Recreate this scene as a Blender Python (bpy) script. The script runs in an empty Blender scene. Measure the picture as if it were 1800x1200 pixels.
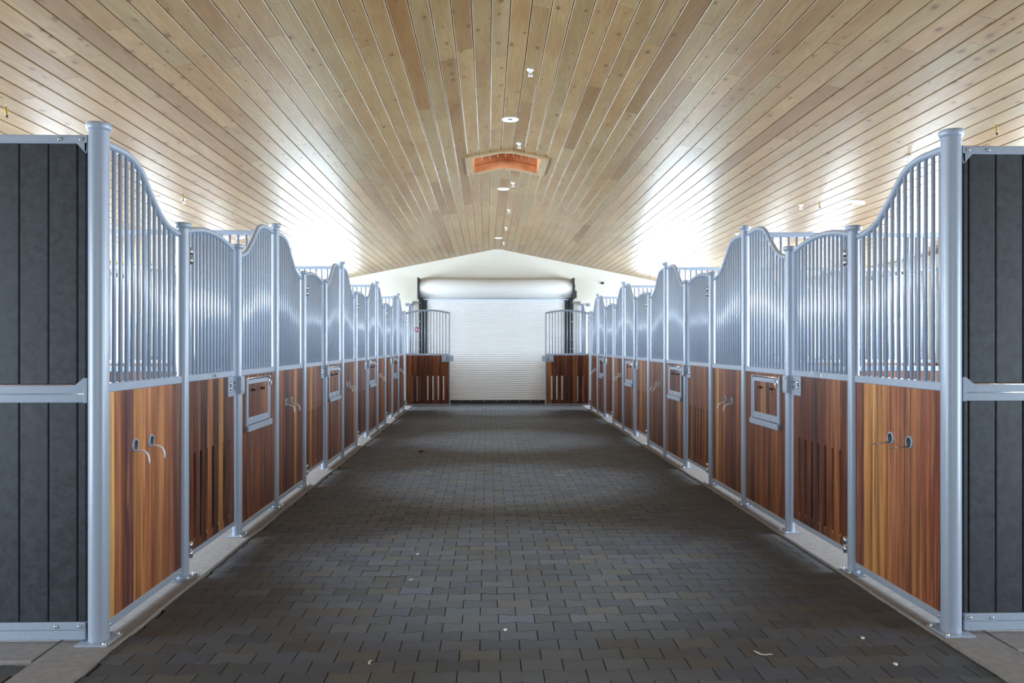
import bpy, math, random
from mathutils import Vector, Matrix
R = random.Random(7)
SC = bpy.context.scene
COL = SC.collection

# ------------------------------------------------------------------ camera, world, light, exposure
FPX = 1430.0
H = 1.55
YAW = math.atan(42.0 / FPX)
cam = bpy.data.cameras.new('camera'); camo = bpy.data.objects.new('camera', cam); COL.objects.link(camo)
camo.location = (0, 0, H); camo.rotation_euler = (math.pi / 2, 0, -YAW)
cam.sensor_width = 36; cam.lens = FPX / 1800 * 36; cam.shift_y = 6 / 1800; cam.clip_end = 200
SC.camera = camo
SC.view_settings.view_transform = 'Standard'; SC.view_settings.look = 'None'
SC.view_settings.gamma = 1; SC.view_settings.use_curve_mapping = False
SC.view_settings.exposure = 0.0
SC.cycles.max_bounces = 10; SC.cycles.diffuse_bounces = 6; SC.cycles.glossy_bounces = 4
SC.cycles.transparent_max_bounces = 8; SC.cycles.caustics_reflective = True; SC.cycles.caustics_refractive = False
SC.cycles.sample_clamp_indirect = 6.0

wd = bpy.data.worlds.new('sky'); SC.world = wd; wd.use_nodes = True
bg = wd.node_tree.nodes['Background']; bg.inputs[0].default_value = (0.86, 0.93, 1.0, 1); bg.inputs[1].default_value = 2.0

# layout (metres, camera foot at origin, +Y along the aisle)
XL, XR = -2.02, 2.478            # stall front lines
XC = 0.25                        # ridge
WXL, WXR = -6.03, 6.50           # outer walls (inner face)
Y0, S = 4.285, 3.491             # first stall, stall length
P = S / 3
YE = Y0 + 5 * S                  # end wall inner face
YB = -6.0                        # wall behind the camera
RZ, SLOPE, RB = 4.10, 0.2, 0.08  # ridge height, roof slope, half ridge board
def roof_z(x): return RZ - SLOPE * max(0.0, abs(x - XC) - RB)
WIN_W, WIN_Z0, WIN_Z1 = 1.65, 1.25, 2.72
DAY = (0.70, 0.85, 1.0)
def area(name, loc, rot, sx, sy, w, col=DAY):
    l = bpy.data.lights.new(name, 'AREA'); l.shape = 'RECTANGLE'; l.size = sx; l.size_y = sy; l.energy = w; l.color = col
    o = bpy.data.objects.new(name, l); COL.objects.link(o); o.location = loc; o.rotation_euler = rot
    return o
PW = 560.0
for k in range(5):
    yc = Y0 + (k + .5) * S; zc = (WIN_Z0 + WIN_Z1) / 2
    area('daylight', (WXL - .27, yc, zc), (0, -math.pi / 2, 0), WIN_Z1 - WIN_Z0, WIN_W, PW)
    area('daylight', (WXR + .27, yc, zc), (0, math.pi / 2, 0), WIN_Z1 - WIN_Z0, WIN_W, PW)
EWX = [-4.05, 4.5]               # end wall windows
for x in EWX:
    area('daylight', (x, YE + .27, 1.95), (-math.pi / 2, 0, 0), 1.6, 1.5, 470.0)
area('daylight', (XC, YB - .27, 1.6), (math.pi / 2, 0, 0), 4.2, 3.2, 35.0)
area('daylight', (WXL - .27, 1.9, 1.35), (0, -math.pi / 2, 0), 2.6, 3.4, 280.0)
area('daylight', (WXR + .27, 1.9, 1.35), (0, math.pi / 2, 0), 2.6, 3.4, 280.0)

# ------------------------------------------------------------------ mesh helpers
class MB:
    def __init__(s): s.v = []; s.f = []; s.sm = []
    def add(s, v, f, smooth=False):
        b = len(s.v); s.v += [tuple(p) for p in v]
        for q in f: s.f.append([i + b for i in q]); s.sm.append(smooth)
        return s
    def box(s, x0, x1, y0, y1, z0, z1):
        v = [(x0,y0,z0),(x1,y0,z0),(x1,y1,z0),(x0,y1,z0),(x0,y0,z1),(x1,y0,z1),(x1,y1,z1),(x0,y1,z1)]
        return s.add(v, [(0,3,2,1),(4,5,6,7),(0,1,5,4),(1,2,6,5),(2,3,7,6),(3,0,4,7)])
    def bbox(s, x0, x1, y0, y1, z0, z1, b=.003):
        # box with chamfered edges: 8 corners x 3 points
        xs, ys, zs = (x0, x1), (y0, y1), (z0, z1); v = []; idx = {}
        for i in (0, 1):
            for j in (0, 1):
                for k in (0, 1):
                    dx = b if i == 0 else -b; dy = b if j == 0 else -b; dz = b if k == 0 else -b
                    idx[i,j,k,'x'] = len(v); v.append((xs[i], ys[j]+dy, zs[k]+dz))
                    idx[i,j,k,'y'] = len(v); v.append((xs[i]+dx, ys[j], zs[k]+dz))
                    idx[i,j,k,'z'] = len(v); v.append((xs[i]+dx, ys[j]+dy, zs[k]))
        f = []
        q = lambda a, *ks: [idx[k[0],k[1],k[2],a] for k in ks]
        f.append(q('x',(0,0,0),(0,0,1),(0,1,1),(0,1,0))); f.append(q('x',(1,0,0),(1,1,0),(1,1,1),(1,0,1)))
        f.append(q('y',(0,0,0),(1,0,0),(1,0,1),(0,0,1))); f.append(q('y',(0,1,0),(0,1,1),(1,1,1),(1,1,0)))
        f.append(q('z',(0,0,0),(0,1,0),(1,1,0),(1,0,0))); f.append(q('z',(0,0,1),(1,0,1),(1,1,1),(0,1,1)))
        for c in [(i,j,k) for i in (0,1) for j in (0,1) for k in (0,1)]:
            t = [idx[c+('x',)], idx[c+('y',)], idx[c+('z',)]]
            f.append(t if (sum(c) % 2 == 1) else t[::-1])
        for i in (0,1):
            for j in (0,1):
                e = [idx[i,j,0,'x'],idx[i,j,1,'x'],idx[i,j,1,'y'],idx[i,j,0,'y']]; f.append(e if (i+j)%2==1 else e[::-1])
                e = [idx[i,0,j,'x'],idx[i,0,j,'z'],idx[i,1,j,'z'],idx[i,1,j,'x']]; f.append(e if (i+j)%2==1 else e[::-1])
                e = [idx[0,i,j,'y'],idx[1,i,j,'y'],idx[1,i,j,'z'],idx[0,i,j,'z']]; f.append(e if (i+j)%2==1 else e[::-1])
        # fix orientation robustly
        cx, cy, cz = (x0+x1)/2, (y0+y1)/2, (z0+z1)/2; g = []
        for q_ in f:
            a, bb, c = (Vector(v[q_[0]]), Vector(v[q_[1]]), Vector(v[q_[2]]))
            n = (bb-a).cross(c-a); m = sum((Vector(v[i]) for i in q_), Vector())/len(q_) - Vector((cx,cy,cz))
            g.append(q_ if n.dot(m) > 0 else q_[::-1])
        return s.add(v, g)
    def poly(s, pts, d, axis='x', at=0.0, ch=0.0):
        """extrude polygon pts (2D, CCW) by d along axis starting at 'at'"""
        def P3(p, t):
            if axis == 'x': return (t, p[0], p[1])
            if axis == 'y': return (p[0], t, p[1])
            return (p[0], p[1], t)
        n = len(pts); v = [P3(p, at) for p in pts] + [P3(p, at + d) for p in pts]
        f = [list(range(n))[::-1], list(range(n, 2*n))] + [(i, (i+1) % n, (i+1) % n + n, i + n) for i in range(n)]
        if axis == 'y': f = [q[::-1] for q in f]
        return s.add(v, f)
    def tube(s, path, r, n=10, caps=True, rs=None, smooth=True):
        path = [Vector(p) for p in path]; v = []; m = len(path); up = None
        for i, p in enumerate(path):
            t = (path[min(i+1, m-1)] - path[max(i-1, 0)]).normalized()
            if up is None:
                up = Vector((0,0,1)) if abs(t.z) < .9 else Vector((1,0,0))
            a = t.cross(up)
            if a.length < 1e-6: a = t.cross(Vector((0,1,0)))
            a.normalize(); b = a.cross(t).normalized(); up = b; rr = rs[i] if rs else r
            v += [p + (a * math.cos(2*math.pi*j/n) + b * math.sin(2*math.pi*j/n)) * rr for j in range(n)]
        f = []
        for i in range(m-1):
            for j in range(n):
                k = (j+1) % n; f.append((i*n+j, (i+1)*n+j, (i+1)*n+k, i*n+k))
        base = len(s.v); s.add(v, f, smooth)
        if caps:
            s.f.append([base+j for j in range(n)]); s.sm.append(False)
            s.f.append([base+(m-1)*n+j for j in range(n)][::-1]); s.sm.append(False)
        # orient outward
        return s
    def lathe(s, prof, c=(0,0,0), axis='z', n=20, smooth=True):
        """prof: list of (r, h) ; revolve round axis through c"""
        v = []; ax = {'z': lambda r,h,a: (c[0]+r*math.cos(a), c[1]+r*math.sin(a), c[2]+h),
                      'x': lambda r,h,a: (c[0]+h, c[1]+r*math.cos(a), c[2]+r*math.sin(a)),
                      'y': lambda r,h,a: (c[0]+r*math.sin(a), c[1]+h, c[2]+r*math.cos(a))}[axis]
        m = len(prof)
        for r, h in prof: v += [ax(max(r, 1e-5), h, 2*math.pi*j/n) for j in range(n)]
        f = [(i*n+j, i*n+(j+1)%n, (i+1)*n+(j+1)%n, (i+1)*n+j) for i in range(m-1) for j in range(n)]
        return s.add(v, f, smooth)
    def xf(s, M):
        s.v = [tuple(M @ Vector(p)) for p in s.v]; return s
    def mirror(s, sg):
        if sg < 0:
            s.v = [(-x, y, z) for x, y, z in s.v]; s.f = [q[::-1] for q in s.f]
        return s
    def mesh(s, name, mat):
        me = bpy.data.meshes.new(name); me.from_pydata(s.v, [], s.f); me.materials.append(mat)
        me.polygons.foreach_set('use_smooth', s.sm); me.update()
        return me
def ob(name, me, parent=None, loc=(0,0,0), rot=(0,0,0), color=None):
    o = bpy.data.objects.new(name, me); COL.objects.link(o); o.location = loc; o.rotation_euler = rot
    if parent: o.parent = parent
    if color: o.color = (*color, 1)
    return o
def empty(name, loc=(0,0,0), rot=(0,0,0)):
    o = bpy.data.objects.new(name, None); COL.objects.link(o); o.location = loc; o.rotation_euler = rot; o.empty_display_size = .1
    return o
def tag(o, label=None, cat=None, group=None, kind=None):
    if label: o['label'] = label
    if cat: o['category'] = cat
    if group: o['group'] = group
    if kind: o['kind'] = kind
    return o
def struct(name, mb, mat, parent=None, label=None):
    o = ob(name, mb.mesh(name, mat), parent)
    if not parent: o['kind'] = 'structure'
    if label: o['label'] = label
    return o
ORD = ['first','second','third','fourth','fifth','sixth','seventh','eighth','ninth','tenth','eleventh','twelfth','thirteenth','fourteenth','fifteenth','sixteenth']

# ------------------------------------------------------------------ materials
class NT:
    def __init__(s, name):
        s.m = bpy.data.materials.new(name); s.m.use_nodes = True; s.t = s.m.node_tree
        s.b = s.t.nodes['Principled BSDF']
    def n(s, typ, **kw):
        x = s.t.nodes.new(typ)
        for k, v in kw.items(): setattr(x, k, v)
        return x
    def l(s, a, b): s.t.links.new(a, b)
    def math(s, op, a, b=None, c=None):
        x = s.n('ShaderNodeMath', operation=op)
        for i, q in enumerate((a, b, c)):
            if q is None: continue
            if isinstance(q, (int, float)): x.inputs[i].default_value = q
            else: s.l(q, x.inputs[i])
        return x.outputs[0]
    def vmath(s, op, a, b):
        x = s.n('ShaderNodeVectorMath', operation=op)
        for i, q in enumerate((a, b)):
            if isinstance(q, (tuple, list)): x.inputs[i].default_value = q
            else: s.l(q, x.inputs[i])
        return x.outputs[0]
    def noise(s, vec, scale, detail=3, rough=.5, dist=0):
        x = s.n('ShaderNodeTexNoise'); s.l(vec, x.inputs['Vector']); x.inputs['Scale'].default_value = scale
        x.inputs['Detail'].default_value = detail; x.inputs['Roughness'].default_value = rough; x.inputs['Distortion'].default_value = dist
        return x.outputs['Fac']
    def ramp(s, fac, stops):
        x = s.n('ShaderNodeValToRGB'); s.l(fac, x.inputs[0]); e = x.color_ramp.elements
        while len(e) < len(stops): e.new(.5)
        for i, (p, c) in enumerate(stops):
            e[i].position = p; e[i].color = (*c, 1) if len(c) == 3 else c
        return x.outputs[0]
    def mix(s, fac, a, b, blend='MIX'):
        x = s.n('ShaderNodeMix', data_type='RGBA', blend_type=blend)
        for i, q in ((0, fac), (6, a), (7, b)):
            if isinstance(q, (int, float)): x.inputs[i].default_value = q
            elif isinstance(q, tuple): x.inputs[i].default_value = (*q, 1)
            else: s.l(q, x.inputs[i])
        return x.outputs[2]
    def bump(s, h, st, dist=.002):
        x = s.n('ShaderNodeBump'); x.inputs['Strength'].default_value = st; x.inputs['Distance'].default_value = dist
        s.l(h, x.inputs['Height']); s.l(x.outputs[0], s.b.inputs['Normal'])
    def coord(s, which='Object'): return s.n('ShaderNodeTexCoord').outputs[which]
def plain(name, col, rough=.5, metal=0.0, spec=.5, var=0.0, scale=20, bump=0):
    q = NT(name); q.b.inputs['Roughness'].default_value = rough; q.b.inputs['Metallic'].default_value = metal
    q.b.inputs['Specular IOR Level'].default_value = spec
    n = q.noise(q.coord(), scale, 4)
    c = q.ramp(n, [(.3, tuple(x*(1-var) for x in col)), (.7, tuple(min(1, x*(1+var)) for x in col))])
    q.l(c, q.b.inputs['Base Color'])
    if bump: q.bump(n, bump)
    return q.m
def obj_tone(q, attr):
    """per-piece colour and a per-piece texture offset"""
    if attr:
        a = q.n('ShaderNodeAttribute', attribute_name='tone', attribute_type='GEOMETRY')
        col = a.outputs['Color']; sep = q.n('ShaderNodeSeparateColor'); q.l(col, sep.inputs[0])
        r = q.math('MULTIPLY', q.math('ADD', sep.outputs[0], q.math('MULTIPLY', sep.outputs[1], 7.3)), 31.7)
    else:
        a = q.n('ShaderNodeObjectInfo'); col = a.outputs['Color']; r = q.math('MULTIPLY', a.outputs['Random'], 60.0)
    cv = q.n('ShaderNodeCombineXYZ'); q.l(r, cv.inputs[0]); q.l(q.math('MULTIPLY', r, 1.7), cv.inputs[1]); q.l(q.math('MULTIPLY', r, .6), cv.inputs[2])
    return col, cv.outputs[0]
def pine(name, attr):
    q = NT(name); col, off = obj_tone(q, attr)
    v = q.vmath('ADD', q.coord(), off)
    g = q.noise(q.vmath('MULTIPLY', v, (60, 2.2, 60)), 1, 3, .6)                # fine grain
    br = q.noise(q.vmath('MULTIPLY', v, (9, .55, 9)), 1, 2, .5, .4)              # broad figure
    rings = q.math('SINE', q.math('MULTIPLY', br, 75.0))
    rings = q.math('MULTIPLY_ADD', rings, .5, .5)
    blot = q.noise(q.vmath('MULTIPLY', v, (5, 1.0, 5)), 1, 2)
    c = q.mix(q.math('MULTIPLY', rings, .34), col, (.55, .50, .42), 'MULTIPLY')
    c = q.mix(q.math('MULTIPLY', g, .45), c, (.60, .53, .42), 'MULTIPLY')
    c = q.mix(q.ramp(blot, [(.42, (0,0,0)), (.72, (.70,.70,.70))]), c, (.80, .66, .52), 'MULTIPLY')
    vo = q.n('ShaderNodeTexVoronoi'); vo.voronoi_dimensions = '2D'; q.l(q.vmath('MULTIPLY', v, (9.0, 4.6, 1)), vo.inputs['Vector']); vo.inputs['Scale'].default_value = 1.0
    sp = q.n('ShaderNodeSeparateColor'); q.l(vo.outputs['Color'], sp.inputs[0])
    rad = q.math('MULTIPLY', q.math('POWER', q.math('MAXIMUM', q.math('SUBTRACT', sp.outputs[0], .50), 0.0), 1.6), .62)
    dd = q.math('ADD', vo.outputs['Distance'], q.math('MULTIPLY', q.math('SUBTRACT', g, .5), .05))
    k = q.math('DIVIDE', dd, q.math('ADD', rad, .001))
    kn = q.ramp(k, [(.55, (1,1,1)), (1.0, (0,0,0))])
    halo = q.ramp(q.math('MULTIPLY', k, .45), [(.35, (.55,.55,.55)), (.9, (0,0,0))])
    c = q.mix(halo, c, (.80, .62, .45), 'MULTIPLY')
    c = q.mix(q.math('MULTIPLY', kn, .85), c, (.13, .062, .026))
    q.l(c, q.b.inputs['Base Color']); q.b.inputs['Roughness'].default_value = .33; q.b.inputs['Specular IOR Level'].default_value = .32
    q.bump(g, .08, .001)
    return q.m
def hardwood(name):
    q = NT(name); col, off = obj_tone(q, False)
    v = q.vmath('ADD', q.coord(), off)
    g = q.noise(q.vmath('MULTIPLY', v, (50, 50, 1.6)), 1, 4, .65)
    st = q.noise(q.vmath('MULTIPLY', v, (14, 14, .5)), 1, 3, .55, .6)
    c = q.mix(q.ramp(st, [(.38, (0,0,0)), (.66, (.95,.95,.95))]), col, (.36, .25, .26), 'MULTIPLY')
    c = q.mix(q.ramp(g, [(.35, (.62,.62,.62)), (.62, (0,0,0))]), c, (.40, .30, .26), 'MULTIPLY')
    c = q.mix(q.ramp(g, [(.54, (0,0,0)), (.76, (.55,.55,.55))]), c, (.62, .30, .11))
    pu = q.noise(q.vmath('MULTIPLY', v, (22, 22, .35)), 1, 2)
    c = q.mix(q.ramp(pu, [(.55, (0,0,0)), (.75, (.5,.5,.5))]), c, (.16, .075, .065))
    q.l(c, q.b.inputs['Base Color']); q.b.inputs['Roughness'].default_value = .46; q.b.inputs['Specular IOR Level'].default_value = .3
    q.bump(g, .12, .001)
    return q.m
def paver_mat(name, attr):
    q = NT(name); col, off = obj_tone(q, attr)
    v = q.vmath('ADD', q.coord(), off)
    n = q.noise(v, 260, 3, .7); m = q.noise(v, 14, 3)
    c = q.mix(q.ramp(n, [(.35, (.5,.5,.5)), (.6, (0,0,0))]), col, (.62, .62, .62), 'MULTIPLY')
    c = q.mix(q.ramp(n, [(.62, (0,0,0)), (.80, (.55,.55,.55))]), c, (.30, .30, .30))
    c = q.mix(q.ramp(m, [(.4, (0,0,0)), (.7, (.35,.35,.35))]), c, (.72, .70, .66), 'MULTIPLY')
    q.l(c, q.b.inputs['Base Color']); q.b.inputs['Roughness'].default_value = .62; q.b.inputs['Specular IOR Level'].default_value = .45
    q.bump(n, .25, .001)
    return q.m
M_STEEL = plain('grey_powder_coat', (.355, .41, .50), .29, 0, .75, .04, 60)
M_CHROME = plain('zinc_plated_steel', (.72, .74, .76), .22, 1.0)
M_DARK = plain('dark_rubber', (.02, .022, .026), .6)
M_WHITE = plain('white_wall_paint', (.67, .635, .545), .6, 0, .3, .015, 3)
M_DOORW = plain('white_door_enamel', (.82, .82, .81), .55, 0, .3, .02, 4)
M_BEIGE = plain('beige_enamel', (.66, .645, .61), .5)
M_BLACK = plain('black_steel', (.018, .02, .022), .4)
M_CONC = plain('concrete', (.285, .265, .255), .75, 0, .3, .12, 26, .15)
M_BASE = plain('joint_sand', (.022, .021, .02), .95, 0, .1, .3, 60)
M_RUB = plain('stall_rubber_mat', (.05, .05, .052), .85, 0, .2, .2, 40)
M_ROOF = plain('roof_underlay', (.06, .042, .028), .8)
M_PINE = pine('pine_plank', False); M_PINE_S = pine('pine_plank_far', True)
M_WOOD = hardwood('red_brown_hardwood')
M_PAVE = paver_mat('paver_concrete', False); M_PAVE_S = paver_mat('paver_concrete_far', True)
M_ORANGE = plain('cedar_lining', (.62, .27, .12), .5, 0, .3, .18, 9)
M_BRONZE = plain('bronze_window_frame', (.035, .026, .022), .45)
M_LEAFD = plain('dutch_door_stain', (.10, .055, .035), .5, 0, .4, .25, 12)
M_WHITEP = plain('white_plastic', (.85, .86, .88), .3)
M_AMBER = plain('amber_strip', (.45, .30, .06), .4)
M_RED = plain('red_sign', (.45, .02, .03), .45)
M_STRAW = plain('straw', (.75, .72, .62), .7)
M_LEAF = plain('dry_leaf', (.34, .15, .05), .7, 0, .3, .4, 60)
def blackboard():
    q = NT('black_recycled_board'); v = q.vmath('ADD', q.coord(), obj_tone(q, False)[1])
    n = q.noise(v, 22, 5, .65, .3); n2 = q.noise(v, 4, 3); n3 = q.noise(v, 300, 2)
    c = q.ramp(n, [(.3, (.009, .011, .015)), (.75, (.046, .052, .063))])
    c = q.mix(q.ramp(n2, [(.4, (0,0,0)), (.7, (.5,.5,.5))]), c, (.028, .032, .040))
    q.l(c, q.b.inputs['Base Color']); q.b.inputs['Roughness'].default_value = .5
    q.bump(n3, .3, .001); return q.m
M_BOARD = blackboard()
def glass():
    q = NT('window_glass'); t = q.t; out = t.nodes['Material Output']
    tr = q.n('ShaderNodeBsdfTransparent'); gl = q.n('ShaderNodeBsdfGlossy'); gl.inputs['Roughness'].default_value = .02
    tr.inputs[0].default_value = (.95, .97, .96, 1)
    lw = q.n('ShaderNodeFresnel'); lw.inputs[0].default_value = 1.45
    mx = q.n('ShaderNodeMixShader'); q.l(lw.outputs[0], mx.inputs[0]); q.l(tr.outputs[0], mx.inputs[1]); q.l(gl.outputs[0], mx.inputs[2])
    q.l(mx.outputs[0], out.inputs[0]); return q.m
M_GLASS = glass()

# ------------------------------------------------------------------ picture-size ranking (only decides which pieces get their own object)
def pix(p):
    x = p[0] * math.cos(YAW) - p[1] * math.sin(YAW); z = p[0] * math.sin(YAW) + p[1] * math.cos(YAW)
    return (900 + FPX * x / z, 606 - FPX * (p[2] - H) / z)
def shown_area(quad):
    pts = []
    for i in range(4):                      # clip to y > 1
        a, b = quad[i], quad[(i+1) % 4]
        if a[1] > 1: pts.append(a)
        if (a[1] > 1) != (b[1] > 1):
            t = (1 - a[1]) / (b[1] - a[1]); pts.append(tuple(a[k] + t * (b[k]-a[k]) for k in range(3)))
    pts = [pix(p) for p in pts]
    for ax, lim, sg in ((0,0,1),(0,1800,-1),(1,0,1),(1,1200,-1)):
        o = []
        for i in range(len(pts)):
            a, b = pts[i], pts[(i+1) % len(pts)]; ia = sg*(a[ax]-lim) >= 0; ib = sg*(b[ax]-lim) >= 0
            if ia: o.append(a)
            if ia != ib:
                t = (lim - a[ax]) / (b[ax]-a[ax]); o.append((a[0]+t*(b[0]-a[0]), a[1]+t*(b[1]-a[1])))
        pts = o
        if not pts: return 0.0
    return abs(sum(pts[i][0]*pts[(i+1)%len(pts)][1] - pts[(i+1)%len(pts)][0]*pts[i][1] for i in range(len(pts)))) / 2
def stuff_mesh(name, mat, items):
    """items: (verts, faces, colour) -> one mesh with a per-piece 'tone' colour"""
    V, F, C = [], [], []
    for v, f, c in items:
        b = len(V); V += v; F += [[i+b for i in q] for q in f]; C += [c] * sum(len(q) for q in f)
    me = bpy.data.meshes.new(name); me.from_pydata(V, [], F); me.materials.append(mat)
    at = me.color_attributes.new('tone', 'FLOAT_COLOR', 'CORNER')
    at.data.foreach_set('color', [x for c in C for x in (*c, 1.0)]); me.update()
    return me

# ------------------------------------------------------------------ floor: pavers, kerbs, stall mats
mb = MB(); mb.box(WXL - .25, WXR + .25, YB - .25, YE + .25, -.2, -.02)
floor = struct('floor', mb, M_BASE)
PL, PWD, PD, GAP = .2035, .1335, .0085, .0022
def paver_outline():
    h = PWD / 2 - GAP; e = PL / 2 - GAP; d = PD; q = PL / 4; t = .014
    top = [(e, h + d), (q + t, h + d), (q - t, h - d), (-q + t, h - d), (-q - t, h + d), (-e, h + d)]
    bot = [(-e, -h - d + 0), (-q - t, -h - d), (-q + t, -h + d), (q - t, -h + d), (q + t, -h - d), (e, -h - d)]
    return top, bot
# interlock: bottom edge of a row = top edge of the next one shifted by half a paver
def paver_pts():
    h = PWD / 2 - GAP; e = PL / 2 - GAP; d = PD; q = PL / 4; t = .014
    top = [(e, h + d), (q + t, h + d), (q - t, h - d), (-q + t, h - d), (-q - t, h + d), (-e, h + d)]
    bot = [(-e, -h - d), (-q - t, -h - d), (-q + t, -h + d), (q - t, -h + d), (q + t, -h - d), (e, -h - d)]
    return top + bot
PTS = paver_pts(); PN = len(PTS)
def paver_geo(x0=None, x1=None, tz=(0, 0, 0), wx=0, wy=0):
    ch = .0011
    cl = lambda x: min(max(x, x0 if x0 is not None else -9), x1 if x1 is not None else 9)
    inner = [(x - ch * (1 if x > 0 else -1), y - ch * (1 if y > 0 else -1)) for x, y in PTS]
    zf = lambda x, y, z: z + tz[0] + tz[1] * x + tz[2] * y
    v = [(cl(x) + wx, y + wy, zf(x, y, 0)) for x, y in inner] + [(cl(x) + wx, y + wy, zf(x, y, -ch)) for x, y in PTS] + [(cl(x) + wx, y + wy, -.024) for x, y in PTS]
    f = [(1, 2, 3, 4, 7, 8, 9, 10), (0, 1, 10, 11), (4, 5, 6, 7)]
    f += [(i + PN, (i+1) % PN + PN, (i+1) % PN, i) for i in range(PN)]
    f += [(i + 2*PN, (i+1) % PN + 2*PN, (i+1) % PN + PN, i + PN) for i in range(PN)]
    return v, f
def paver_tone():
    k = R.gauss(.097, .012); k = min(max(k, .07), .13); t = R.random()
    if t < .25: return (k * .90, k * .97, k * 1.16)
    if t < .36: return (k * 1.07, k * 1.0, k * .91)
    return (k * .96, k, k * 1.05)
mb = MB(); v, f = paver_geo(); mb.add(v, f); PAVER_ME = mb.mesh('paver', M_PAVE)
cand = []; far = []
KL0, KL1, KR0, KR1 = -2.21, -1.905, 2.385, 2.66
def lay(xa, xb, ya, yb, full_from):
    j0 = math.ceil((ya - 0) / PWD); j1 = int(yb / PWD)
    for j in range(j0, j1):
        y = (j + .5) * PWD; x = xa - (PL / 2 if j % 2 else 0) + .03 + R.uniform(-.003, .003)
        while x - PL / 2 < xb:
            lo, hi = max(xa, x - PL/2), min(xb, x + PL/2)
            if hi - lo > .03:
                tz = (R.gauss(0, .0006), R.gauss(0, .006), R.gauss(0, .006))
                whole = hi - lo > PL - 1e-6
                quad = [(lo, y-PWD/2, 0), (hi, y-PWD/2, 0), (hi, y+PWD/2, 0), (lo, y+PWD/2, 0)]
                cand.append((shown_area(quad) if whole else -1, x, y, tz, paver_tone(), None if whole else (lo - x + .002, hi - x - .002)))
            x += PL
lay(KL1, KR0, YB + .1, YE, 0)
lay(WXL, KL0, -1.0, 4.02, 0)
lay(KR1, WXR, -1.0, 4.02, 0)
cand.sort(key=lambda c: -c[0])
for a, x, y, tz, col, clip in cand[:300]:
    ob('paver', PAVER_ME, floor, (x, y, tz[0]), (tz[2], -tz[1], 0), col)
items = []
for a, x, y, tz, col, clip in cand[300:]:
    v, f = paver_geo(clip[0] if clip else None, clip[1] if clip else None, tz, x, y); items.append((v, f, col))
o = ob('far_pavers', stuff_mesh('far_pavers', M_PAVE_S, items), floor); o['kind'] = 'stuff'
def kerb(name, x0, x1, y0, y1, label):
    mb = MB(); n = max(1, int((y1 - y0) / .35)); ez = .014
    # slightly uneven cast edge
    prof = []
    for i in range(n + 1):
        y = y0 + (y1 - y0) * i / n; a = R.uniform(-.006, .006); b = R.uniform(-.006, .006)
        prof.append([(x0 + a, y, -.03), (x0 + a, y, ez - .006), (x0 + a + .007, y, ez), (x1 + b - .007, y, ez), (x1 + b, y, ez - .006), (x1 + b, y, -.03)])
    v = [p for r in prof for p in r]
    f = [(i*6+j, i*6+j+1, (i+1)*6+j+1, (i+1)*6+j)[::-1] for i in range(n) for j in range(5)]
    f += [[0,1,2,3,4,5][::-1], [n*6+j for j in range(6)]]
    mb.add(v, [q[::-1] for q in f]); return struct(name, mb, M_CONC, None, label)
kerb('kerb_strip', KL0, KL1, YB + .05, YE, 'concrete kerb strip under the left stall row')
kerb('kerb_strip', KR0, KR1, YB + .05, YE, 'concrete kerb strip under the right stall row')
for nm, a, b in (('left', WXL, KL0 - .012), ('right', KR1 + .012, WXR)):
    mb = MB(); mb.bbox(a, b, 4.03, 4.47, -.03, .012, .004); struct('kerb_strip', mb, M_CONC, None, 'concrete strip along the foot of the %s black board wall' % nm)
mb = MB(); mb.box(WXL, KL0 - .01, 4.475, YE, -.02, .0); mb.box(KR1 + .01, WXR, 4.475, YE, -.02, 0.0)
struct('stall_floor', mb, M_RUB, None, 'dark rubber matting inside the stalls')

# ------------------------------------------------------------------ walls
def wall_with_holes(name, axis, pos, thick, u0, u1, ztop, holes, label=None):
    """wall in plane x=pos (axis x) or y=pos; holes (ua, ub, za, zb); ztop(u) convex, piecewise"""
    mb = MB(); us = sorted({u0, u1} | {h[0] for h in holes} | {h[1] for h in holes} | ({XC - RB, XC + RB} if axis == 'y' else set()))
    us = [u for u in us if u0 <= u <= u1]
    def prism(a, b, za0, zb0, za1, zb1):
        if axis == 'x':
            v = [(pos,a,za0),(pos+thick,a,za0),(pos+thick,b,zb0),(pos,b,zb0),(pos,a,za1),(pos+thick,a,za1),(pos+thick,b,zb1),(pos,b,zb1)]
        else:
            v = [(a,pos,za0),(b,pos,zb0),(b,pos+thick,zb0),(a,pos+thick,za0),(a,pos,za1),(b,pos,zb1),(b,pos+thick,zb1),(a,pos+thick,za1)]
        mb.add(v, [(0,3,2,1),(4,5,6,7),(0,1,5,4),(1,2,6,5),(2,3,7,6),(3,0,4,7)])
    for a, b in zip(us, us[1:]):
        hs = sorted([h for h in holes if h[0] <= a + 1e-6 and h[1] >= b - 1e-6], key=lambda h: h[2])
        z = -.02
        for h in hs:
            if h[2] > z: prism(a, b, z, z, h[2], h[2])
            z = h[3]
        prism(a, b, z, z, ztop(a), ztop(b))
    if axis == 'x' and thick < 0 or axis == 'y' and thick < 0: mb.f = [q[::-1] for q in mb.f]
    return struct(name, mb, M_WHITE, None, label)
YC = [Y0 + (k + .5) * S for k in range(5)]
SIDE = [(y - WIN_W/2, y + WIN_W/2, 0.0, WIN_Z1) for y in YC] + [(.2, 3.6, 0.0, 2.65)]
wall_with_holes('wall_left', 'x', WXL, -.22, YB - .2, YE + .2, lambda u: roof_z(WXL) + .03, SIDE, 'white outer wall behind the left stalls')
wall_with_holes('wall_right', 'x', WXR, .22, YB - .2, YE + .2, lambda u: roof_z(WXR) + .03, SIDE, 'white outer wall behind the right stalls')
EH = [(x - .75, x + .75, 1.15, 2.75) for x in EWX]
wall_with_holes('wall_end', 'y', YE, .22, WXL - .2, WXR + .2, lambda u: roof_z(u) + .03, EH, 'white gable wall at the far end')
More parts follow.
